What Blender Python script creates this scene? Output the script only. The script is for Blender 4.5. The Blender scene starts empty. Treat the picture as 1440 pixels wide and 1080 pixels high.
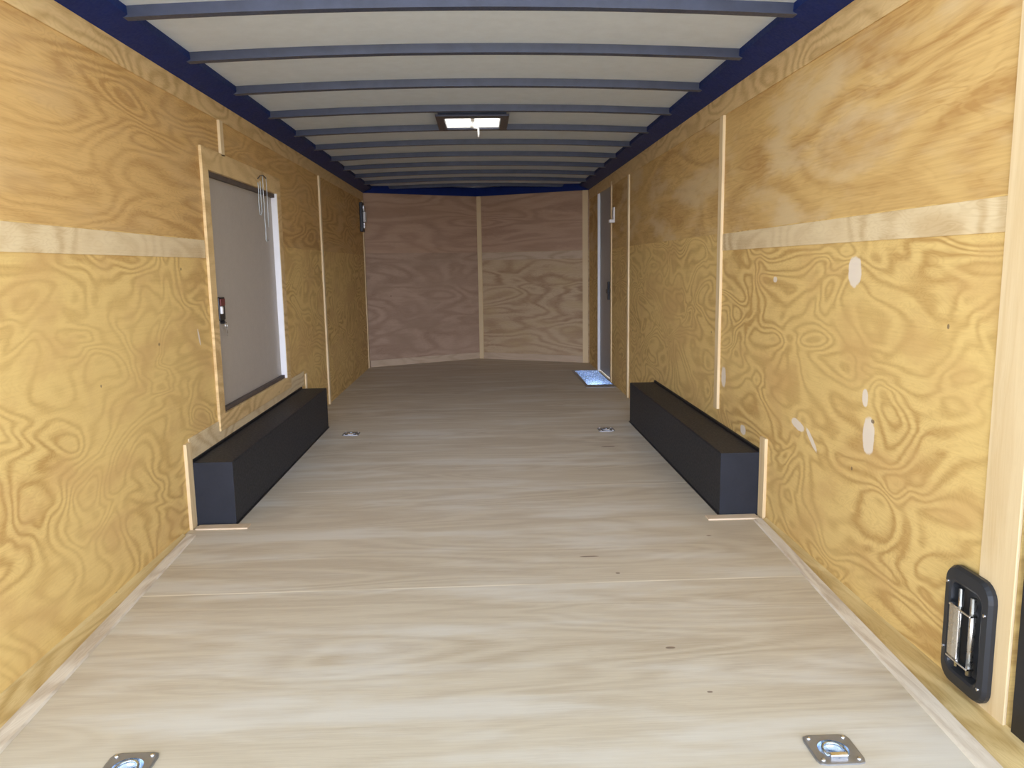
import bpy, bmesh, math, random
from mathutils import Vector, Matrix
random.seed(7)
S = bpy.context.scene
COL = S.collection

# ------------------------------------------------------------ camera
F, PITCH, YAW, ROLL = 1104.2, 0.149, 0.0363, 0.0162
CX, CH = 0.0357, 1.0913
fw = Vector((math.sin(YAW)*math.cos(PITCH), math.cos(YAW)*math.cos(PITCH), -math.sin(PITCH)))
rt = Vector((math.cos(YAW), -math.sin(YAW), 0)); up = rt.cross(fw)
r2 = rt*math.cos(ROLL) - up*math.sin(ROLL); u2 = rt*math.sin(ROLL) + up*math.cos(ROLL)
cd = bpy.data.cameras.new('camera'); cam = bpy.data.objects.new('camera', cd); COL.objects.link(cam)
M = Matrix((( r2.x, u2.x, -fw.x, CX), (r2.y, u2.y, -fw.y, 0), (r2.z, u2.z, -fw.z, CH), (0, 0, 0, 1)))
cam.matrix_world = M
cd.sensor_fit = 'HORIZONTAL'; cd.sensor_width = 36; cd.lens = F*36/1440
cd.clip_start = 0.05; cd.clip_end = 200
S.camera = cam

# ------------------------------------------------------------ world, light, exposure
S.view_settings.view_transform = 'Standard'; S.view_settings.look = 'None'
S.view_settings.gamma = 1; S.view_settings.use_curve_mapping = False
S.view_settings.exposure = 1.40
HZ_COL, ZN_COL, LOBE = (1.35, 1.45, 1.7), (.42, .46, .49), (3.0, 3.3, 4.5)   # LOBE: glow added to the sky behind the trailer, fills the far end
w = bpy.data.worlds.new('sky'); S.world = w; w.use_nodes = True
nt = w.node_tree; bg = nt.nodes['Background']
# bright hazy horizon, deeper sky overhead
_tc = nt.nodes.new('ShaderNodeTexCoord'); _sp = nt.nodes.new('ShaderNodeSeparateXYZ'); nt.links.new(_tc.outputs['Generated'], _sp.inputs[0])
_mr = nt.nodes.new('ShaderNodeMapRange'); _mr.interpolation_type = 'SMOOTHSTEP'; nt.links.new(_sp.outputs[2], _mr.inputs[0])
_mr.inputs[1].default_value = .02; _mr.inputs[2].default_value = .50
_mx = nt.nodes.new('ShaderNodeMix'); _mx.data_type = 'RGBA'; nt.links.new(_mr.outputs[0], _mx.inputs[0])
_mx.inputs[6].default_value = (HZ_COL[0], HZ_COL[1], HZ_COL[2], 1); _mx.inputs[7].default_value = (ZN_COL[0], ZN_COL[1], ZN_COL[2], 1)
_my = nt.nodes.new('ShaderNodeMapRange'); _my.interpolation_type = 'SMOOTHSTEP'; nt.links.new(_sp.outputs[1], _my.inputs[0])
_my.inputs[1].default_value = -.78; _my.inputs[2].default_value = -.97; _my.inputs[3].default_value = 0; _my.inputs[4].default_value = 1
_ml = nt.nodes.new('ShaderNodeMix'); _ml.data_type = 'RGBA'; _ml.blend_type = 'ADD'; nt.links.new(_my.outputs[0], _ml.inputs[0])
nt.links.new(_mx.outputs[2], _ml.inputs[6]); _ml.inputs[7].default_value = (*LOBE, 1)
nt.links.new(_ml.outputs[2], bg.inputs['Color']); bg.inputs['Strength'].default_value = 1.0
W, H, Y0, Y1, YC = 1.23, 1.90, 1.64, 8.75, 9.40
pd = bpy.data.lights.new('rear_opening_portal', 'AREA'); pd.shape = 'RECTANGLE'; pd.size = 2.46; pd.size_y = 2.0
pd.cycles.is_portal = True
po = bpy.data.objects.new('rear_opening_portal', pd); COL.objects.link(po)
po.location = (0, Y0 - 0.1, 0.96); po.rotation_euler = (math.radians(90), 0, 0)
sd = bpy.data.lights.new('sun', 'SUN'); sd.energy = 6.5; sd.angle = math.radians(2); sd.color = (1, .95, .86)
so = bpy.data.objects.new('sun', sd); COL.objects.link(so); so.rotation_euler = (math.radians(-38), math.radians(25), 0)

# ------------------------------------------------------------ node helpers
class NT:
    def __init__(s, name):
        s.m = bpy.data.materials.new(name); s.m.use_nodes = True
        s.t = s.m.node_tree; s.n = s.t.nodes; s.b = s.n['Principled BSDF']; s.out = s.n['Material Output']
    def node(s, typ, **k):
        n = s.n.new(typ)
        for a, v in k.items(): setattr(n, a, v)
        return n
    def link(s, a, b): s.t.links.new(a, b)
    def put(s, sock, v):
        if isinstance(v, bpy.types.NodeSocket): s.link(v, sock)
        else: sock.default_value = v
    def math(s, op, a, b=0.0, c=0.0, clamp=False):
        n = s.node('ShaderNodeMath', operation=op, use_clamp=clamp)
        s.put(n.inputs[0], a); s.put(n.inputs[1], b)
        if len(n.inputs) > 2: s.put(n.inputs[2], c)
        return n.outputs[0]
    def vec(s, a, b, c):
        n = s.node('ShaderNodeCombineXYZ')
        for i, v in enumerate((a, b, c)): s.put(n.inputs[i], v)
        return n.outputs[0]
    def noise(s, v, scale, detail=2.0, rough=0.5, dist=0.0):
        n = s.node('ShaderNodeTexNoise'); s.link(v, n.inputs['Vector'])
        n.inputs['Scale'].default_value = scale; n.inputs['Detail'].default_value = detail
        n.inputs['Roughness'].default_value = rough; n.inputs['Distortion'].default_value = dist
        return n.outputs[0]
    def maprange(s, v, a, b, c=0.0, d=1.0, smooth=False):
        n = s.node('ShaderNodeMapRange'); n.clamp = True
        if smooth: n.interpolation_type = 'SMOOTHSTEP'
        s.put(n.inputs[0], v)
        for i, x in enumerate((a, b, c, d)): n.inputs[i+1].default_value = x
        return n.outputs[0]
    def mix(s, f, a, b, mode='MIX'):
        n = s.node('ShaderNodeMix', data_type='RGBA', blend_type=mode)
        s.put(n.inputs[0], f)
        s.put(n.inputs[6], a if isinstance(a, bpy.types.NodeSocket) else (*a, 1) if len(a) == 3 else a)
        s.put(n.inputs[7], b if isinstance(b, bpy.types.NodeSocket) else (*b, 1) if len(b) == 3 else b)
        return n.outputs[2]

def plain(name, col, rough=0.5, metal=0.0, vary=0.04, spec=0.5, rv=.06):
    """procedural paint or metal with faint grime"""
    k = NT(name); g = k.node('ShaderNodeTexCoord').outputs['Object']
    f = k.noise(g, 14, 4, .6); f2 = k.noise(g, 90, 2, .5)
    c = k.mix(k.maprange(f, .3, .7), tuple(x*(1-vary) for x in col), tuple(min(1, x*(1+vary)) for x in col))
    k.link(c, k.b.inputs['Base Color'])
    k.link(k.maprange(f2, .3, .7, max(.02, rough-rv), min(1, rough+rv)), k.b.inputs['Roughness'])
    k.b.inputs['Metallic'].default_value = metal
    k.b.inputs['Specular IOR Level'].default_value = spec
    return k.m

def plywood(name, U, V, light, dark, freq=9.0, su=.9, sv=2.0, contrast=.85, sharp=1.6, blot=None, blotf=.4,
            seams=None, seam_col=(.85, .78, .62), bay=None, patches=(), holes=(), seed=0.0, rough=.6, fib=.5, scale=1.6, distort=.4, wobble=2.4, fine=.34):
    """rotary-cut pine veneer: contour rings of a noise field, fibres along U"""
    k = NT(name); g = k.node('ShaderNodeTexCoord').outputs['Object']
    sp = k.node('ShaderNodeSeparateXYZ'); k.link(g, sp.inputs[0])
    u, v = sp.outputs['XYZ'.index(U)], sp.outputs['XYZ'.index(V)]
    off = seed
    if bay:                                      # a new veneer on every sheet
        off = k.math('MULTIPLY_ADD', k.math('FLOOR', k.math('DIVIDE', k.math('SUBTRACT', v if bay[2] else u, bay[0]), bay[1])), 3.71, seed)
    p = k.vec(k.math('MULTIPLY', u, su), k.math('MULTIPLY', v, sv), off)
    h = k.noise(p, scale, 1.6, .45, distort)
    wob = k.noise(k.vec(k.math('MULTIPLY', u, 6), k.math('MULTIPLY', v, 26), off), 1.3, 3, .6)
    ph = k.math('MULTIPLY_ADD', h, freq*6.2832, k.math('MULTIPLY', wob, wobble))
    s1 = k.math('MULTIPLY_ADD', k.math('SINE', ph), .5, .5)
    ring = k.math('POWER', s1, sharp)
    h2 = k.noise(k.vec(k.math('MULTIPLY', u, su*1.4), k.math('MULTIPLY', v, sv*2.2), k.math('ADD', off, 4.4)), scale*1.5, 3, .55, .6)
    ring2 = k.math('MULTIPLY_ADD', k.math('SINE', k.math('MULTIPLY', h2, freq*9.5)), .5, .5)
    ring = k.math('ADD', k.math('MULTIPLY', ring, 1.05), k.math('MULTIPLY', k.math('POWER', ring2, 2.2), fine))
    amt = k.maprange(k.noise(p, 1.1, 2, .5), .34, .62, .35, 1.0)
    fibre = k.noise(k.vec(k.math('MULTIPLY', u, 5), k.math('MULTIPLY', v, 170), off), 1.0, 3, .65)
    fac = k.math('MULTIPLY', k.math('MULTIPLY', ring, amt), contrast)
    fac = k.math('ADD', fac, k.maprange(fibre, .3, .75, -.18*fib, .3*fib), clamp=True)
    c = k.mix(fac, light, dark)
    if blot:
        b = k.noise(k.vec(k.math('MULTIPLY', u, su*1.3), k.math('MULTIPLY', v, sv*1.1), k.math('ADD', off, 9.3)), 2.6, 4, .55)
        c = k.mix(k.math('MULTIPLY', k.maprange(b, .46, .68, 0, 1, True), blotf), c, blot)
    # small pin knots
    kn = k.node('ShaderNodeTexVoronoi'); k.link(k.vec(k.math('MULTIPLY', u, 1.0), k.math('MULTIPLY', v, 1.6), off), kn.inputs['Vector'])
    kn.inputs['Scale'].default_value = 2.3
    c = k.mix(k.maprange(kn.outputs['Distance'], .012, .03, .75, 0), c, (.16, .09, .04))
    edge = k.noise(k.vec(k.math('MULTIPLY', u, 1), v, 4.2), 30, 3, .6)
    def ell(items, col, soft, amount, c):
        for (pu, pv, ru, rv, ang) in items:
            du, dv = k.math('SUBTRACT', u, pu), k.math('SUBTRACT', v, pv)
            ca, sa = math.cos(ang), math.sin(ang)
            a = k.math('DIVIDE', k.math('ADD', k.math('MULTIPLY', du, ca), k.math('MULTIPLY', dv, sa)), ru)
            b = k.math('DIVIDE', k.math('SUBTRACT', k.math('MULTIPLY', dv, ca), k.math('MULTIPLY', du, sa)), rv)
            d = k.math('ADD', k.math('POWER', k.math('ABSOLUTE', a), 2.4), k.math('POWER', k.math('ABSOLUTE', b), 2.4))
            d = k.math('ADD', d, k.math('MULTIPLY_ADD', edge, 1.1, -.55))
            c = k.mix(k.maprange(d, 1-soft, 1+soft, amount, 0, True), c, col)
        return c
    c = ell(patches, (.86, .76, .62), .22, .92, c)
    c = ell(holes, (.17, .11, .07), .4, .8, c)
    if seams:
        for (axis, pos, wd, amount) in seams:
            x = u if axis == 'U' else v
            d = k.math('ABSOLUTE', k.math('SUBTRACT', x, pos))
            br = k.maprange(k.noise(k.vec(k.math('MULTIPLY', u, 2), k.math('MULTIPLY', v, 2), 1.7), 1.4, 2), .40, .55, .25, 1)
            c = k.mix(k.math('MULTIPLY', k.maprange(d, wd*.5, wd, amount, 0), br), c, seam_col)
    k.link(c, k.b.inputs['Base Color'])
    k.b.inputs['Roughness'].default_value = rough
    k.b.inputs['Specular IOR Level'].default_value = .35
    bp = k.node('ShaderNodeBump'); bp.inputs['Strength'].default_value = .12; bp.inputs['Distance'].default_value = .003
    k.link(fac, bp.inputs['Height']); k.link(bp.outputs[0], k.b.inputs['Normal'])
    return k.m

LY, DY = (.80, .575, .215), (.54, .33, .105)
ply_low_L = plywood('pine ply lower left', 'Y', 'Z', LY, DY, 14, .95, 1.9, fine=.25, scale=2.1, distort=.7, bay=(3.95, 2.44, 0), blot=(.64, .40, .155), blotf=.55, seed=1.3,
                    holes=[(2.42, 1.185, .007, .010, 0), (3.02, 1.175, .010, .012, 0), (2.62, .72, .004, .005, 0)], patches=[(3.55, .80, .008, .04, .3)])
ply_low_R = plywood('pine ply lower right', 'Y', 'Z', LY, DY, 14, .9, 1.9, fine=.25, scale=2.1, distort=.7, bay=(3.92, 2.44, 0), blot=(.64, .40, .15), blotf=.55, seed=5.9,
                    patches=[(2.495, 1.055, .043, .048, 0), (2.385, .665, .018, .028, -.12), (2.352, .55, .036, .058, 0),
                             (2.90, .475, .060, .018, .15), (2.77, .445, .060, .012, .6), (3.52, .325, .035, .022, 0), (3.83, .53, .035, .05, 0), (3.18, 1.02, .02, .012, 0)],
                    holes=[(1.97, .92, .005, .006, 0), (2.33, .60, .010, .006, 0), (2.45, .42, .005, .006, 0)])
ply_up_L = plywood('pine ply upper left', 'Y', 'Z', (.69, .445, .165), (.49, .28, .09), 15, .55, 2.6, contrast=.85, sharp=1.3, bay=(4.03, 2.44, 0), blot=(.66, .46, .22), blotf=.35, seed=11.2, fib=1.0, fine=.45)
ply_up_R = plywood('pine ply upper right', 'Y', 'Z', (.70, .47, .175), (.50, .285, .09), 6, .5, 2.0, contrast=.7, sharp=1.2, bay=(3.92, 2.44, 0), blot=(.72, .55, .30), blotf=.75, seed=15.4, fib=1.1, fine=.55)
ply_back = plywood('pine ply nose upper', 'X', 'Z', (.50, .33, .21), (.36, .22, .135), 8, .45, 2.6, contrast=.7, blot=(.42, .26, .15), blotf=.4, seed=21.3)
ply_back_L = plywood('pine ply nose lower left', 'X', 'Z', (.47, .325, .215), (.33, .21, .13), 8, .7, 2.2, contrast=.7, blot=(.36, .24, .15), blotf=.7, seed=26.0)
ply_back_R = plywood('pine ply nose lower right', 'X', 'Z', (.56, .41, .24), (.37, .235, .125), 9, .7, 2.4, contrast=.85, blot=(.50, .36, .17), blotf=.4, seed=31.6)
ply_strip = plywood('pale ply batten', 'Y', 'Z', (.80, .65, .39), (.58, .41, .20), 11, .9, 2.0, contrast=.75, blot=(.70, .52, .28), blotf=.3, seed=41)
ply_stripx = plywood('pale ply batten across', 'X', 'Z', (.74, .60, .42), (.58, .43, .26), 6, .8, 3.0, contrast=.6, seed=44)
ply_top = plywood('yellow ply batten', 'Y', 'Z', (.76, .55, .26), (.54, .35, .14), 12, .9, 2.2, contrast=.75, blot=(.72, .52, .25), blotf=.3, seed=71)
ply_nose = plywood('nose ply batten', 'X', 'Z', (.58, .44, .29), (.42, .30, .18), 8, .8, 3.0, contrast=.6, seed=75)
ply_post = plywood('pine batten upright', 'Z', 'Y', (.78, .61, .35), (.66, .47, .23), 5, .6, 6.0, contrast=.5, seed=47)
ply_wedge = plywood('ply corner board', 'Y', 'X', (.74, .565, .26), (.52, .355, .13), 8, .8, 5.0, contrast=.75, seed=52)
ply_edge = plywood('grey ply edge strip', 'Y', 'X', (.78, .70, .56), (.56, .46, .33), 7, .8, 6.0, contrast=.8, seed=55)
ply_floor = plywood('floor ply', 'X', 'Y', (.62, .545, .405), (.47, .385, .265), 11, .40, 2.4, contrast=.55, sharp=1.0, blot=(.72, .69, .60), blotf=.6,
                    seams=[('V', 2.583, .006, .9), ('V', 3.80, .006, .6), ('V', 5.02, .005, .4), ('V', 6.24, .005, .3), ('V', 7.46, .005, .3)],
                    bay=(2.583, 1.22, 1), seed=61, fib=.9, rough=.5, distort=.8,
                    holes=[(.42, 2.83, .035, .006, 0), (.50, 2.66, .008, .007, 0), (.555, 2.10, .014, .006, 0), (.60, 1.86, .007, .004, 0), (.78, 4.63, .04, .012, 0)])
navy = plain('navy painted steel', (.006, .020, .125), .5, 0, .15, .18)
navy_rib = plain('blue grey painted rib', (.046, .060, .110), .4, 0, .15, .35)
roof_mat = plain('bare aluminium roof skin', (.62, .69, .78), .6, 0.0, .04)
box_mat = plain('charcoal painted steel', (.018, .020, .026), .50, 0, .10, .25)
box_edge = plain('black sealant', (.008, .008, .010), .5, 0, .1)
door_mat = plain('beige door skin', (.46, .41, .34), .45, 0, .03)
door_grey = plain('grey door skin', (.36, .35, .34), .42, 0, .05)
white = plain('white painted metal', (.82, .80, .76), .4, 0, .03)
alu = plain('brushed aluminium', (.78, .78, .77), .28, .95, .04)
zinc = plain('zinc plated steel', (.62, .72, .84), .24, 1, .06)
zincd = plain('dull zinc plate', (.36, .37, .38), .42, .8, .08)
chrome = plain('polished steel', (.86, .86, .86), .10, 1, .02)
steel = plain('satin steel paddle', (.70, .68, .64), .30, 1, .04)
black = plain('black plastic', (.012, .012, .014), .35, 0, .1)
blackgl = plain('black powder coat', (.022, .024, .028), .34, 0, .03, .4, 0.0)
red = plain('dark red plastic', (.16, .035, .03), .4, 0, .1)
dark_brown = plain('dark gap shadow and knot', (.10, .075, .06), .7, 0, .1)  # dark brown for the painted door gap shadow and the wire knot
wire_mat = plain('pale plastic wire', (.55, .60, .58), .4, 0, .1)
k = NT('translucent vent lid'); k.n.remove(k.b)
tr = k.node('ShaderNodeBsdfTranslucent'); tr.inputs[0].default_value = (.93, .95, .97, 1)
df = k.node('ShaderNodeBsdfDiffuse'); df.inputs[0].default_value = (.85, .86, .87, 1)
nz = k.noise(k.node('ShaderNodeTexCoord').outputs['Object'], 20, 2)
ms = k.node('ShaderNodeMixShader'); k.link(k.maprange(nz, .3, .7, .14, .2), ms.inputs[0]); k.link(tr.outputs[0], ms.inputs[1]); k.link(df.outputs[0], ms.inputs[2])
k.link(ms.outputs[0], k.out.inputs[0]); lid_mat = k.m
k = NT('pale gravel'); g = k.node('ShaderNodeTexCoord').outputs['Object']
k.link(k.mix(k.noise(g, 9, 6, .7), (.42, .40, .37), (.62, .60, .56)), k.b.inputs['Base Color']); k.b.inputs['Roughness'].default_value = .9; gravel = k.m

# ------------------------------------------------------------ mesh helpers
def box(bm, x0, x1, y0, y1, z0, z1):
    v = [bm.verts.new(p) for p in ((x0,y0,z0),(x1,y0,z0),(x1,y1,z0),(x0,y1,z0),(x0,y0,z1),(x1,y0,z1),(x1,y1,z1),(x0,y1,z1))]
    for f in ((0,3,2,1),(4,5,6,7),(0,1,5,4),(1,2,6,5),(2,3,7,6),(3,0,4,7)): bm.faces.new([v[i] for i in f])
    return v
def prism(bm, pts, d):
    """polygon pts (3D, one plane) extruded by vector d"""
    a = [bm.verts.new(p) for p in pts]; b = [bm.verts.new(Vector(p)+Vector(d)) for p in pts]
    n = len(pts); bm.faces.new(a[::-1]); bm.faces.new(b)
    for i in range(n): bm.faces.new((a[i], a[(i+1)%n], b[(i+1)%n], b[i]))
def tube(bm, path, r, seg=10, closed=False):
    path = [Vector(p) for p in path]; rings = []; n = len(path); prev = None
    for i, p in enumerate(path):
        a = path[(i-1) % n] if closed or i else path[0]; b = path[(i+1) % n] if closed or i < n-1 else path[-1]
        t = (b-a).normalized()
        if prev is None:
            ref = Vector((0,0,1)) if abs(t.z) < .9 else Vector((1,0,0)); x = t.cross(ref).normalized()
        else: x = (prev - t*prev.dot(t)).normalized()
        prev = x; y = t.cross(x)
        rings.append([bm.verts.new(p + (x*math.cos(2*math.pi*j/seg) + y*math.sin(2*math.pi*j/seg))*r) for j in range(seg)])
    for i in range(n if closed else n-1):
        A, B = rings[i], rings[(i+1) % n]
        for j in range(seg): bm.faces.new((A[j], A[(j+1)%seg], B[(j+1)%seg], B[j]))
    if not closed: bm.faces.new(rings[0][::-1]); bm.faces.new(rings[-1])
def lathe(bm, prof, c, seg=24, axis='Z'):
    c = Vector(c); rings = []
    for r, h in prof:
        ring = []
        for j in range(seg):
            a = 2*math.pi*j/seg
            p = (r*math.cos(a), r*math.sin(a), h) if axis == 'Z' else (h, r*math.cos(a), r*math.sin(a))
            ring.append(bm.verts.new(c + Vector(p)))
        rings.append(ring)
    for A, B in zip(rings, rings[1:]):
        for j in range(seg): bm.faces.new((A[j], A[(j+1)%seg], B[(j+1)%seg], B[j]))
    bm.faces.new(rings[-1]); bm.faces.new(rings[0][::-1])
def slab(bm, us, vs, holes, P, t):
    """sheet with rectangular holes. P(u,v,w) -> point, w from 0 (seen face) to t"""
    us = sorted(set(us)); vs = sorted(set(vs)); cache = {}
    def V(i, j, k_):
        if (i, j, k_) not in cache: cache[(i, j, k_)] = bm.verts.new(P(us[i], vs[j], t*k_))
        return cache[(i, j, k_)]
    def solid(i, j):
        if not (0 <= i < len(us)-1 and 0 <= j < len(vs)-1): return False
        a, b = (us[i]+us[i+1])/2, (vs[j]+vs[j+1])/2
        return not any(h[0] < a < h[1] and h[2] < b < h[3] for h in holes)
    out = []
    for i in range(len(us)-1):
        for j in range(len(vs)-1):
            if not solid(i, j): continue
            f = bm.faces.new((V(i,j,0), V(i+1,j,0), V(i+1,j+1,0), V(i,j+1,0))); out.append((f, us[i], vs[j]))
            f = bm.faces.new((V(i,j,1), V(i,j+1,1), V(i+1,j+1,1), V(i+1,j,1))); out.append((f, us[i], vs[j]))
            for (di, dj, a, b) in ((-1,0,(i,j),(i,j+1)), (1,0,(i+1,j),(i+1,j+1)), (0,-1,(i,j),(i+1,j)), (0,1,(i,j+1),(i+1,j+1))):
                if not solid(i+di, j+dj):
                    f = bm.faces.new((V(*a,0), V(*b,0), V(*b,1), V(*a,1))); out.append((f, us[i], vs[j]))
    return out
def obj(name, bm, mats, parent=None, bevel=0, smooth=False, loc=None):
    bmesh.ops.recalc_face_normals(bm, faces=bm.faces)
    if smooth:
        for f in bm.faces: f.smooth = True
    me = bpy.data.meshes.new(name); bm.to_mesh(me); bm.free()
    for m in (mats if isinstance(mats, (list, tuple)) else [mats]): me.materials.append(m)
    o = bpy.data.objects.new(name, me); COL.objects.link(o)
    if loc: o.location = loc
    if parent: o.parent = parent
    if bevel:
        b = o.modifiers.new('bevel', 'BEVEL'); b.width = bevel; b.segments = 2; b.limit_method = 'ANGLE'
        if smooth: pass
    return o
def tag(o, label=None, cat=None, group=None, kind=None):
    if label: o['label'] = label
    if cat: o['category'] = cat
    if group: o['group'] = group
    if kind: o['kind'] = kind
    return o
def empty(name, loc, label, cat, group=None, kind=None):
    o = bpy.data.objects.new(name, None); COL.objects.link(o); o.location = loc
    return tag(o, label, cat, group, kind)
def boxobj(name, dims, m, parent=None, bevel=0):
    bm = bmesh.new(); box(bm, *dims); return obj(name, bm, m, parent, bevel)

# ------------------------------------------------------------ ground outside
bm = bmesh.new(); box(bm, -30, 30, -40, 30, -.60, -.55)
tag(obj('ground', bm, gravel), 'pale gravel ground outside the trailer', 'ground', kind='structure')

# ------------------------------------------------------------ floor
RINGS = [(.805, 1.600), (-.775, 1.632), (-.855, 5.17), (.845, 5.115)]
RH = .036
SILL = (.985, 1.225, 7.10, 8.08)
holes = [(x-RH, x+RH, y-RH, y+RH) for x, y in RINGS] + [SILL]
us, vs = [-W-.03, W+.03], [1.30, 9.45]
for h in holes: us += h[:2]; vs += h[2:]
bm = bmesh.new(); slab(bm, us, vs, holes, lambda u, v, w_: (u, v, -w_), .030)
tag(obj('floor', bm, ply_floor), 'pale plywood sheet floor with crosswise joints', 'floor', kind='structure')

# ------------------------------------------------------------ side walls
SEAM = 1.235
LD = (3.785, 5.03, .405, 1.560)      # escape door opening, left wall
RD = (7.26, 8.07, 0.0, 1.83)        # man door opening, right wall
for side, nm, hole, lo, upm in ((-1, 'wall_left', LD, ply_low_L, ply_up_L), (1, 'wall_right', RD, ply_low_R, ply_up_R)):
    bm = bmesh.new()
    ys = [Y0, Y1+.02, hole[0], hole[1]]; zs = [-.02 if side < 0 else 0.0, SEAM, H, hole[2], hole[3]]
    zs = [0.0, SEAM, H, hole[2], hole[3]]
    out = slab(bm, ys, zs, [(hole[0], hole[1], hole[2]-.001, hole[3])], lambda u, v, w_, s=side: (s*(W+w_), u, v), .045)
    for f, u, v in out:
        if v >= SEAM-1e-6: f.material_index = 1
    bm.normal_update()
    o = obj(nm, bm, [lo, upm])
    tag(o, 'left plywood wall with the beige hatch door' if side < 0 else 'right plywood wall with white filler patches', 'wall', kind='structure')

# nose: two leaves meeting in a shallow V
L2 = math.hypot(W, YC-Y1); ang = math.atan2(YC-Y1, W)
for s, nm, lo in ((-1, 'wall_back_left', ply_back_L), (1, 'wall_back_right', ply_back_R)):
    bm = bmesh.new()
    a, b = (-L2-.03, 0) if s < 0 else (0, L2+.03)
    out = slab(bm, [a, b], [0, 1.255, H+.06], [], lambda u, v, w_: (u, w_, v), .03)
    for f, u, v in out:
        if v > 1: f.material_index = 1
    o = obj(nm, bm, [lo, ply_back]); o.location = (0, YC, 0); o.rotation_euler = (0, 0, ang if s < 0 else -ang)
    tag(o, 'left leaf of the plywood nose wall' if s < 0 else 'right leaf of the plywood nose wall', 'wall', kind='structure')

# ------------------------------------------------------------ ceiling skin, arched, with the vent hole
VH = (-.168, .172, 4.80, 5.18)
def arch(x): return .035*(1-(x/(W+.03))**2)
ZC = 1.965
bm = bmesh.new()
us = [(-W-.05)+(2*W+.10)*i/24 for i in range(25)] + [VH[0], VH[1]]
slab(bm, us, [Y0-.05, VH[2], VH[3], 9.5], [VH], lambda u, v, w_: (u, v, ZC+arch(u)+w_), .012)
tag(obj('ceiling', bm, roof_mat), 'pale metal roof skin between the ribs', 'ceiling', kind='structure')

# side rails under the roof and nose rail
n_trim = [0]
def trim(bm, m, label, bevel=0, kindname='trim'):
    n_trim[0] += 1
    return tag(obj('trim_%d' % n_trim[0], bm, m, bevel=bevel), label, 'trim', kind='structure')
for s in (-1, 1):
    bm = bmesh.new()
    prism(bm, [(s*(W+.045), Y0-.05, H), (s*(W-.005), Y0-.05, H), (s*(W-.10), Y0-.05, H+.045), (s*(W-.10), Y0-.05, ZC+.02), (s*(W+.045), Y0-.05, ZC+.02)], (0, Y1+.1-Y0+.05, 0))
    trim(bm, navy, 'dark blue roof rail along the top of the %s wall' % ('left' if s < 0 else 'right'))
for s in (-1, 1):
    bm = bmesh.new()
    pts = [(0, YC-.04, H), (s*W, Y1-.04, H), (s*W, Y1+.06, H), (0, YC+.06, H)]
    prism(bm, pts, (0, 0, ZC+.03-H))
    trim(bm, navy, 'dark blue roof rail over the %s nose panel' % ('left' if s < 0 else 'right'))

# roof ribs
rib_y = [2.25, 2.855, 3.43, 4.04, 4.66, 5.28] + [5.28+.60*i for i in range(1, 7)]
names = ['nearest the open rear, mostly above the picture', 'at the very top of the picture', 'second from the top of the picture', 'third from the top of the picture',
         'fourth from the top, just in front of the roof vent', 'running just behind the roof vent']
ordn = ['first', 'second', 'third', 'fourth', 'fifth', 'sixth', 'seventh', 'eighth']
for i, y in enumerate(rib_y):
    if y < 2.4: continue
    bm = bmesh.new(); N = 20; X = W-.02
    sec = [(-.030, .0), (-.021, -.034), (.021, -.034), (.030, .0)]      # hat channel
    rings = []
    for j in range(N+1):
        x = -X+2*X*j/N
        rings.append([bm.verts.new((x, dy, ZC+arch(x)+dz)) for dy, dz in sec])
    skip = (8, 11) if VH[2]-.07 < y < VH[3]+.05 else (99, 99)       # the vent opening interrupts this rib
    for j, (A, B) in enumerate(zip(rings, rings[1:])):
        if skip[0] <= j <= skip[1]: continue
        for q in range(4): bm.faces.new((A[q], A[(q+1)%4], B[(q+1)%4], B[q]))
    bm.faces.new(rings[0]); bm.faces.new(rings[-1])
    if skip[0] < 50: bm.faces.new(rings[8]); bm.faces.new(rings[12])
    for v in [v for v in bm.verts if not v.link_faces]: bm.verts.remove(v)
    o = obj('roof_rib', bm, navy_rib, loc=(0, y, 0))
    if i < len(names): lb = 'dark blue steel roof rib, %s' % names[i]
    else: lb = 'dark blue steel roof rib, %s one beyond the rib behind the roof vent' % ordn[i-6]
    tag(o, lb, 'rib', 'roof ribs across the ceiling')

# ------------------------------------------------------------ plywood battens
T = .010
def side_strip(s, y0, y1, z0, z1, m, label, t=T, bev=.0015):
    bm = bmesh.new(); a, b = sorted((s*W, s*(W-t))); box(bm, a, b, y0, y1, z0, z1); return trim(bm, m, label, bev)
side_strip(-1, Y0, 8.74, 1.815, H, ply_top, 'pale batten along the top of the left wall', .006)
side_strip(1, Y0, 8.74, 1.795, H, ply_top, 'pale batten along the top of the right wall', .006)
side_strip(-1, Y0, 3.70, SEAM-.085, SEAM-.004, ply_strip, 'pale band below the sheet joint on the left wall', .004)
side_strip(1, 1.77, 3.89, SEAM-.085, SEAM-.004, ply_strip, 'pale band below the sheet joint on the right wall', .004)
side_strip(-1, 4.00, 4.05, 1.645, 1.815, ply_post, 'short upright batten over the left hatch door', .014)
side_strip(-1, 6.36, 6.41, 0.0, 1.815, ply_post, 'upright batten behind the hatch door on the left wall', .014)
side_strip(1, 3.89, 3.945, .355, 1.795, ply_post, 'upright batten above the right wheel box', .014)
side_strip(1, 6.355, 6.405, 0.0, 1.795, ply_post, 'upright batten behind the right wheel box', .014)
side_strip(1, Y0, 1.765, .0, 1.86, ply_post, 'upright end batten by the rear opening', .008)
side_strip(1, 3.20, 3.262, 0.0, .352, ply_post, 'upright batten at the front of the right wheel box', .014)
side_strip(-1, 3.268, 3.325, 0.0, .372, ply_post, 'upright batten at the front of the left wheel box', .014)
side_strip(-1, 3.325, 5.52, .285, .385, ply_strip, 'horizontal ply board above the left wheel box', .006)
side_strip(-1, 5.56, 5.60, .10, .36, ply_post, 'stub batten behind the left wheel box', .010)
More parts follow.
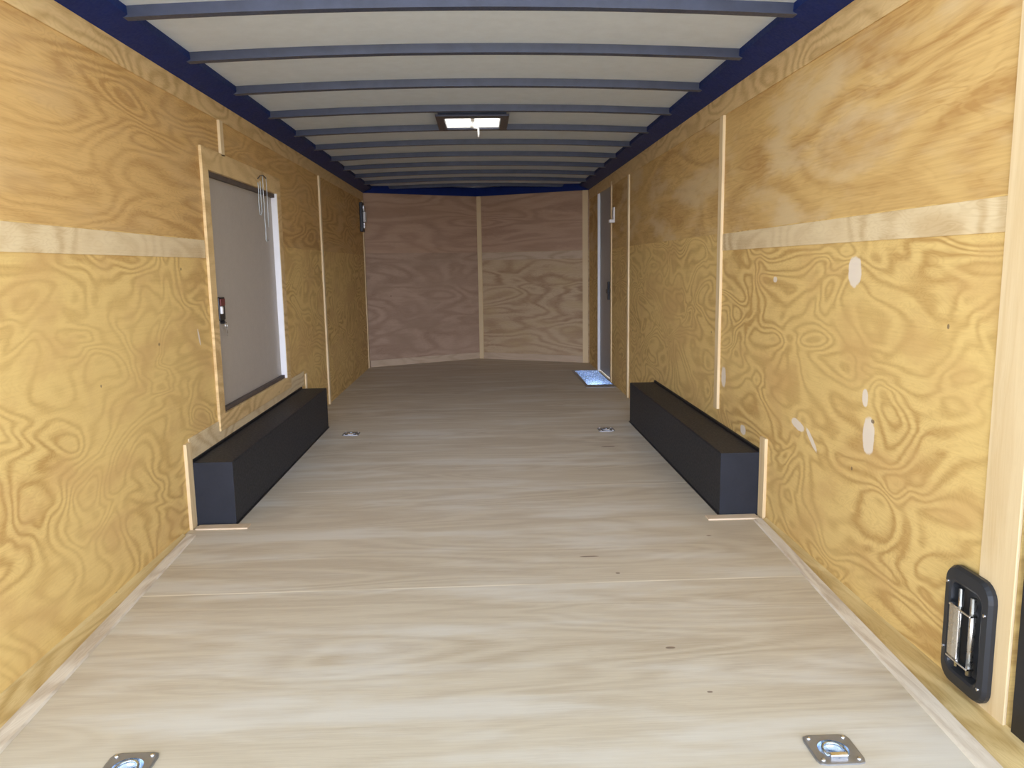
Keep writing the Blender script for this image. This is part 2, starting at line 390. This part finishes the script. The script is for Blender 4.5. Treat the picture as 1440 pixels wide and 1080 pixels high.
side_strip(-1, 8.66, 8.70, 0.0, 1.815, ply_post, 'corner batten at the nose end of the left wall', .010)
# floor battens before the wheel boxes
for s, y in ((-1, 3.262), (1, 3.205)):
    bm = bmesh.new(); a, b = sorted((s*1.205, s*.985)); box(bm, a, b, y, y+.055, 0, .007)
    trim(bm, ply_stripx, 'thin floor batten in front of the %s wheel box' % ('left' if s < 0 else 'right'), .0015)
# tapered corner boards near the rear
for s in (-1, 1):
    bm = bmesh.new()
    yf, yn = 3.19, 1.45
    a = [(s*W, yf, 0), (s*(W-.02), yf, 0), (s*W, yf, .012)]
    b = [(s*W, yn, 0), (s*(1.128), yn, 0), (s*W, yn, .022)]
    va = [bm.verts.new(p) for p in a]; vb = [bm.verts.new(p) for p in b]
    bm.faces.new(va); bm.faces.new(vb)
    for i in range(3): bm.faces.new((va[i], va[(i+1)%3], vb[(i+1)%3], vb[i]))
    trim(bm, ply_wedge, 'tapered plywood corner board along the %s wall' % ('left' if s < 0 else 'right'))
    bm = bmesh.new()
    a = [(s*(W-.020), yf, .0), (s*(W-.055), yf, 0), (s*(W-.052), yf, .006), (s*(W-.022), yf, .011)]
    b = [(s*1.130, yn, .0), (s*1.080, yn, 0), (s*1.083, yn, .008), (s*1.126, yn, .014)]
    va = [bm.verts.new(p) for p in a]; vb = [bm.verts.new(p) for p in b]
    bm.faces.new(va); bm.faces.new(vb)
    for i in range(4): bm.faces.new((va[i], va[(i+1)%4], vb[(i+1)%4], vb[i]))
    trim(bm, ply_edge, 'greyish ply strip edging the floor along the %s wall' % ('left' if s < 0 else 'right'))
# nose battens (in the leaves' own frames)
def nose_strip(s, u0, u1, z0, z1, m, label, t=.010):
    bm = bmesh.new(); box(bm, u0, u1, -t, 0, z0, z1); o = trim(bm, m, label, .0015)
    o.location = (0, YC, 0); o.rotation_euler = (0, 0, ang if s < 0 else -ang)
    return o
nose_strip(1, .002, .055, 0, H, ply_post, 'centre upright batten of the nose wall', .016)
nose_strip(1, L2-.075, L2-.012, 0, H, ply_post, 'right corner batten of the nose wall')
nose_strip(-1, -L2+.012, -.0, 0, .075, ply_nose, 'pale bottom board of the left nose panel')
nose_strip(1, .055, L2-.075, 0, .075, ply_nose, 'pale bottom board of the right nose panel')
nose_strip(1, .055, L2-.075, 1.165, 1.25, ply_nose, 'pale band below the joint of the right nose panel', .004)
# rear door frame post
bm = bmesh.new(); box(bm, W-.006, W+.07, 1.55, 1.615, -.03, 1.97)
trim(bm, black, 'black strip in the gap beside the rear opening')  # black strip filling the gap before the frame post
bm = bmesh.new(); box(bm, W+.0, W+.10, 1.35, 1.55, -.03, 1.97)
trim(bm, white, 'white rear frame post at the right edge', .004)

# ------------------------------------------------------------ wheel boxes
def wheel_box(s, y0, y1, label):
    xi, xo, h = s*(W-.18), s*W, .279
    t = empty('wheel_box', (s*(W-.09), (y0+y1)/2, 0), label, 'wheel box', 'wheel boxes against the side walls')
    ox, oy = -t.location.x, -t.location.y
    bm = bmesh.new(); a, b = sorted((xi, xo-s*.002)); box(bm, a+ox, b+ox, y0+oy, y1+oy, 0, h)
    obj('box_shell', bm, box_mat, t, bevel=.006)
    bm = bmesh.new(); a, b = sorted((xi-s*.005, xo-s*.004)); box(bm, a+ox, b+ox, y0-.005+oy, y1+.005+oy, 0.0, .007)
    tag(obj('sealant_bead', bm, box_edge, t, bevel=.002), 'black bead along the floor')
    bm = bmesh.new(); a, b = sorted((xo-s*.012, xo-s*.0125+s*.012)); box(bm, a+ox, b+ox, y0-.004+oy, y1+.004+oy, 0, h+.012)
    tag(obj('wall_flange', bm, box_edge, t, bevel=.002), 'black flange against the wall')
    bm = bmesh.new()     # lapped end cap and cover strip
    a, b = sorted((xi-s*.0015, xo-s*.014)); box(bm, a+ox, b+ox, y0-.0025+oy, y0+.022+oy, .012, h+.0015)
    obj('end_cap', bm, box_mat, t, bevel=.0012)
    return t
wheel_box(-1, 3.325, 5.41, 'long charcoal steel wheel box on the floor below the beige hatch door')
wheel_box(1, 3.262, 5.36, 'long charcoal steel wheel box against the right wall')

# ------------------------------------------------------------ left hatch door (structure, with its parts)
y0, y1, z0, z1 = LD
d1 = empty('door_1', (-W-.02, (y0+y1)/2, z0), 'beige hatch door in a plywood frame on the left wall', 'door', kind='structure')
def rel(t, *d):
    l = t.location; return (d[0]-l.x, d[1]-l.x, d[2]-l.y, d[3]-l.y, d[4]-l.z, d[5]-l.z)
boxobj('door_panel', rel(d1, -W-.044, -W-.022, y0+.012, y1-.012, z0+.012, z1-.012), door_mat, d1, .004)
bm = bmesh.new()   # outer ply frame on the wall
P = lambda u, v, w_: (-W+.014-w_-d1.location.x, u-d1.location.y, v-z0)
slab(bm, [3.712, 5.115, y0+.006, y1-.002], [.335, 1.655, z0+.004, z1-.004], [(y0+.006, y1-.002, z0+.004, z1-.004)], P, .0135)
tag(obj('door_casing', bm, ply_top, d1, .0015), 'pale plywood casing')
bm = bmesh.new(); box(bm, *rel(d1, -W-.042, -W+.012, y1-.012, y1-.004, z0+.004, z1-.004))
tag(obj('jamb', bm, white, d1), 'white metal jamb on the far side')
bm = bmesh.new()
box(bm, *rel(d1, -W-.030, -W-.001, y0+.003, y1-.014, z1-.028, z1-.006)); box(bm, *rel(d1, -W-.030, -W-.001, y0+.003, y1-.014, z0+.005, z0+.024))
tag(obj('gap_shadow', bm, dark_brown, d1), 'dark strips painted as gap shadow along top and bottom')  # dark strips stand in for the shadow in the recessed door gap
# latch
lat = bmesh.new(); box(lat, *rel(d1, -W-.022, -W+.012, 3.815, 3.90, .855, .965))
lt = obj('door_latch', lat, black, d1, .004)
bm = bmesh.new(); box(bm, *rel(d1, -W+.012, -W+.018, 3.823, 3.885, .925, .958)); tag(obj('latch_label', bm, red, lt, .001), 'dark red top of the latch')
bm = bmesh.new(); box(bm, *rel(d1, -W+.012, -W+.022, 3.824, 3.842, .887, .922)); tag(obj('latch_button', bm, white, lt, .001), 'small white button')
# keys
kx, ky, kz = -W-.018, 3.925, .842
ks = empty('key_ring', (kx, ky, kz), 'small key ring hanging from the lock just under the black latch of the beige hatch', 'keys')
bm = bmesh.new(); lathe(bm, [(.010, -.004), (.010, .012), (.006, .016)], (0, 0, 0), 16, 'X'); obj('lock_barrel', bm, black, ks)
bm = bmesh.new(); tube(bm, [(.020, .014*math.cos(a), -.018+.016*math.sin(a)) for a in [2*math.pi*i/20 for i in range(20)]], .0015, 6, True); obj('ring', bm, chrome, ks)
bm = bmesh.new(); prism(bm, [(.022, -.006, -.030), (.022, .006, -.030), (.022, .005, -.066), (.022, 0, -.070), (.022, -.005, -.066)], (.002, 0, 0)); obj('key', bm, steel, ks)
# hanging wires at the top of the hatch
hy = 4.68
hw = empty('hanging_wires', (-W+.02, hy, 1.60), 'thin pale wires looped over the top of the hatch door frame', 'wires')
bm = bmesh.new()
tube(bm, [(0, -.09+.006*math.sin(i), -.02-.025*i) for i in range(8)] + [(0.004, -.085+.03*(i+1)/3, -.20+.012*i) for i in range(3)] + [(0, -.045, -.16+.03*i) for i in range(6)], .0022, 6)
obj('wire_loop', bm, wire_mat, hw, smooth=True)
bm = bmesh.new()
tube(bm, [(0.003, .0+.004*math.sin(i*1.3), .03-.028*i) for i in range(14)] + [(.003, .02, -.345), (.003, .045, -.335)], .0022, 6)
tube(bm, [(0.003, .075, .03), (.004, .073, -.05), (.003, .078, -.13), (.004, .07, -.20), (.003, .074, -.26)], .0018, 6)
obj('long_wire', bm, wire_mat, hw, smooth=True)
bm = bmesh.new(); tube(bm, [(0, -.09, -.0), (.004, -.05, .022), (.004, .01, .03), (.002, .08, .02)], .003, 6); tag(obj('top_knot', bm, dark_brown, hw, smooth=True), 'dark knot of the wires')

# ------------------------------------------------------------ right man door
y0, y1, z0, z1 = RD
d2 = empty('door_2', (W+.02, (y0+y1)/2, 0), 'grey side door near the nose on the right wall', 'door', kind='structure')
boxobj('door_panel', rel(d2, W+.018, W+.040, y0+.008, y1-.010, .01, z1-.01), door_grey, d2, .003)
bm = bmesh.new()
box(bm, *rel(d2, W-.006, W+.040, y1-.008, y1+.012, 0, z1)); tag(obj('jamb', bm, white, d2), 'white metal far jamb')
bm = bmesh.new()
box(bm, *rel(d2, W-.010, W, y0-.045, y0, 0, z1)); tag(obj('near_batten', bm, ply_post, d2), 'pine batten')
bm = bmesh.new(); box(bm, *rel(d2, W-.012, W+.018, 7.42, 7.50, .82, .86)); box(bm, *rel(d2, W-.004, W+.018, 7.44, 7.48, .76, .93))
tag(obj('door_handle', bm, black, d2, .003), 'black handle')
# step well at the side door
sx0, sx1, sy0, sy1 = SILL
sw = empty('step_well', ((sx0+sx1)/2, (sy0+sy1)/2, 0), 'shiny galvanised step well in the floor at the side door', 'step')
r_ = lambda *d: rel(sw, *d)
bm = bmesh.new()
P = lambda u, v, w_: (u-sw.location.x, v-sw.location.y, .003-w_)
slab(bm, [sx0-.03, sx1+.002, sx0+.002, sx1-.004], [sy0-.16, sy1+.05, sy0+.002, sy1-.002], [(sx0+.002, sx1-.004, sy0+.002, sy1-.002)], P, .0028)
obj('rim', bm, zincd, sw)
bm = bmesh.new()
a = .0015
for d in ((sx0+a, sx0+a+.002, sy0+a, sy1-a, -.16, .003), (sx1-a-.002, sx1-a, sy0+a, sy1-a, -.16, .003), (sx0+a+.002, sx1-a-.002, sy0+a, sy0+a+.002, -.16, .003),
          (sx0+a+.002, sx1-a-.002, sy1-a-.002, sy1-a, -.16, .003), (sx0+a, sx1-a, sy0+a, sy1-a, -.163, -.16)): box(bm, *r_(*d))
obj('pan', bm, zinc, sw)

# ------------------------------------------------------------ white L bracket, right wall
wh = empty('wall_hook', (W, 7.10, 1.525), 'small white L-shaped hook high on the right wall beside the side door', 'hook')
boxobj('back_plate', (-.014, 0, -.035, .035, -.066, .070), white, wh, .003)
boxobj('foot', (-.050, -.014, -.035, .035, -.066, -.038), white, wh, .003)

# ------------------------------------------------------------ wall lamp, far left
wl = empty('wall_lamp', (-W, 8.52, 1.63), 'slim black fixture with a white lens high on the left wall by the nose corner', 'lamp')
bm = bmesh.new(); box(bm, 0, .035, -.055, .055, -.155, .150); obj('housing', bm, black, wl, .006)
bm = bmesh.new(); box(bm, .035, .060, -.045, .045, -.055, .055); tag(obj('lens', bm, white, wl, .006), 'white lens')
for z in (.06, -.12):
    bm = bmesh.new(); box(bm, .035, .050, -.03, .03, z, z+.06); obj('end_clip', bm, steel, wl, .003)

# ------------------------------------------------------------ roof vent
vx, vy = (VH[0]+VH[1])/2, (VH[2]+VH[3])/2
vt = empty('roof_vent', (vx, vy, 1.953), 'square roof vent with a bright white lid and a crank, set in the ceiling', 'vent')
bm = bmesh.new()
a, b = VH[0]-vx, VH[1]-vx; c, d = VH[2]-vy, VH[3]-vy
slab(bm, [a-.045, b+.045, a+.004, b-.004], [c-.07, d+.045, c+.004, d-.004], [(a+.004, b-.004, c+.004, d-.004)], lambda u, v, w_: (u, v, .0+w_), .012)
tag(obj('flange', bm, plain('dark vent flange', (.035, .035, .05), .35, .3), vt, .002), 'dark metal flange')
bm = bmesh.new()
for q in ((a-.030, a-.001, c-.05, d+.030, .012, .038), (b+.001, b+.030, c-.05, d+.030, .012, .038), (a-.001, b+.001, c-.05, c-.001, .012, .038), (a-.001, b+.001, d+.001, d+.030, .012, .038)): box(bm, *q)
tag(obj('housing', bm, navy_rib, vt), 'dark housing up to the roof skin')
bm = bmesh.new(); i_ = .003
for q in ((a+i_, a+i_+.004, c+i_, d-i_, .012, .090), (b-i_-.004, b-i_, c+i_, d-i_, .012, .090), (a+i_+.004, b-i_-.004, c+i_, c+i_+.004, .012, .090), (a+i_+.004, b-i_-.004, d-i_-.004, d-i_, .012, .090)): box(bm, *q)
tag(obj('collar', bm, white, vt), 'white inner collar')
bm = bmesh.new(); N = 10; grid = []
for i in range(N+1):
    row = []
    for j in range(N+1):
        fx, fy = i/N*2-1, j/N*2-1
        row.append(bm.verts.new(((a+b)/2+fx*(b-a)/2*1.06, (c+d)/2+fy*(d-c)/2*1.06, 0.093+.035*(1-fx**4)*(1-fy**4))))
    grid.append(row)
for i in range(N):
    for j in range(N): bm.faces.new((grid[i][j], grid[i+1][j], grid[i+1][j+1], grid[i][j+1]))
tag(obj('lid', bm, lid_mat, vt, smooth=True), 'translucent white lid')
bm = bmesh.new(); box(bm, -.012, .012, c+.008, d-.008, .025, .034); cb = tag(obj('crossbar', bm, white, vt, .002), 'pale crossbar')
bm = bmesh.new(); lathe(bm, [(.014, -.012), (.016, .0), (.014, .024)], (0, .05, .0), 16)
tube(bm, [(0, .05, -.008), (.012, .035, -.016), (.028, .02, -.020), (.034, .014, -.024), (.035, .013, -.055), (.034, .013, -.075)], .006, 10)
obj('crank', bm, white, vt, smooth=True)

# ------------------------------------------------------------ recessed floor tie-down rings
def tie_down(x, y, label):
    t = empty('tie_down_ring', (x, y, 0), label, 'tie-down ring', 'recessed floor tie-down rings')
    bm = bmesh.new()          # square plate with a round mouth, pressed edge
    N = 32; Rm = .034; Rp = .054
    inner, mid, outer, skirt = [], [], [], []
    for j in range(N):
        a = 2*math.pi*j/N; ca, sa = math.cos(a), math.sin(a)
        kq = 1/max(abs(ca), abs(sa)); kq = min(kq, 1.30)
        inner.append(bm.verts.new((Rm*ca, Rm*sa, .0035)))
        mid.append(bm.verts.new(((Rp-.004)*ca*kq, (Rp-.004)*sa*kq, .0045)))
        outer.append(bm.verts.new((Rp*ca*kq, Rp*sa*kq, .0035)))
        skirt.append(bm.verts.new((Rp*ca*kq, Rp*sa*kq, .0002)))
    for A, B in ((inner, mid), (mid, outer), (outer, skirt)):
        for j in range(N): bm.faces.new((A[j], A[(j+1)%N], B[(j+1)%N], B[j]))
    obj('plate', bm, zincd, t)
    bm = bmesh.new()          # pressed bowl
    prof = [(.0345, .0034), (.033, -.002), (.031, -.010), (.024, -.017), (.013, -.020), (.001, -.0205)]
    rings = [[bm.verts.new((r*math.cos(2*math.pi*j/N), r*math.sin(2*math.pi*j/N), h)) for j in range(N)] for r, h in prof]
    for A, B in zip(rings, rings[1:]):
        for j in range(N): bm.faces.new((A[j], A[(j+1)%N], B[(j+1)%N], B[j]))
    tag(obj('bowl', bm, zinc, t, smooth=True), 'blue-tinted zinc bowl')
    bm = bmesh.new()          # D ring lying in the bowl, bar toward the rear
    pts = [(.024*math.cos(a), -.004+.026*math.sin(a), .004) for a in [math.pi*i/14 for i in range(15)]]
    pts = [(.024, -.022, .004)] + pts + [(-.024, -.022, .004)]
    tube(bm, pts, .0035, 8, True); obj('d_ring', bm, zinc, t, smooth=True)
    bm = bmesh.new(); box(bm, -.020, .020, -.034, -.020, .003, .0105); tag(obj('clamp_bar', bm, chrome, t, .002), 'bright clamp bar')
    for a in (-1, 1):
        for b_ in (-1, 1):
            bm = bmesh.new(); lathe(bm, [(.0055, .003), (.005, .0065), (.002, .0078)], (a*.040, b_*.040, 0), 12)
            tag(obj('screw', bm, chrome, t, smooth=True), 'bright screw head')
    return t
tie_down(*RINGS[0], 'square recessed tie-down ring in the floor at the bottom right of the picture')
tie_down(*RINGS[1], 'square recessed tie-down ring in the floor at the bottom left, cut by the picture edge')
tie_down(*RINGS[2], 'small distant floor tie-down ring beside the far end of the left wheel box')
tie_down(*RINGS[3], 'small distant floor tie-down ring beside the far end of the right wheel box')

# ------------------------------------------------------------ recessed bar latch, right wall
ly0, ly1, lz0, lz1 = 1.688, 1.868, .026, .335
lcy, lcz = (ly0+ly1)/2, (lz0+lz1)/2
la = empty('recessed_latch', (W-.0085, lcy, lcz), 'black recessed door latch with steel bars low on the right wall by the opening', 'latch')
def rrect(hy_, hz_, r, n=6):
    out = []
    for cy, cz, a0 in ((hy_-r, hz_-r, 0), (-hy_+r, hz_-r, 90), (-hy_+r, -hz_+r, 180), (hy_-r, -hz_+r, 270)):
        for i in range(n+1):
            a = math.radians(a0+90*i/n); out.append((cy+r*math.cos(a), cz+r*math.sin(a)))
    return out
HY, HZ = (ly1-ly0)/2, (lz1-lz0)/2
loops = []
bm = bmesh.new()
for (a, b, r, x) in ((HY, HZ, .045, 0.0), (HY, HZ, .045, -.010), (HY-.006, HZ-.006, .04, -.019), (HY-.024, HZ-.034, .028, -.021), (HY-.030, HZ-.040, .024, -.018), (HY-.036, HZ-.048, .02, -.0012)):
    loops.append([bm.verts.new((x, p, q)) for p, q in rrect(a, b, r)])
for A, B in zip(loops, loops[1:]):
    for j in range(len(A)): bm.faces.new((A[j], A[(j+1)%len(A)], B[(j+1)%len(A)], B[j]))
bm.faces.new(loops[-1])
obj('latch_plate', bm, blackgl, la, smooth=False)
bm = bmesh.new(); tube(bm, [(-.016, .022, -.098), (-.016, .022, .105)], .0065, 12); tag(obj('rod', bm, chrome, la, smooth=True), 'polished steel rod')
bm = bmesh.new(); tube(bm, [(-.013, -.022, -.100), (-.013, -.022, .098)], .0075, 12); tag(obj('inner_rod', bm, steel, la, smooth=True), 'dull steel inner rod')
bm = bmesh.new()
prism(bm, [(-.020, .046, -.078), (-.031, .044, -.072), (-.034, .020, -.070), (-.030, .006, -.074), (-.024, .006, -.078)], (0, 0, .135))
tag(obj('paddle_handle', bm, steel, la, .002), 'satin steel paddle')
bm = bmesh.new()
for z in (-.080, .056):
    bm = bmesh.new(); box(bm, -.032, -.012, -.040, .046, z, z+.0045)
    tag(obj('handle_bracket', bm, chrome, la, .001), 'bright bracket')
for p, q in ((.074, .105), (-.074, .078), (.076, -.070), (-.070, -.110)):
    bm = bmesh.new(); lathe(bm, [(.0045, -.0195), (.004, -.0225), (.001, -.0235)], (0, p, q), 12, 'X'); tag(obj('screw', bm, chrome, la), 'bright screw head')
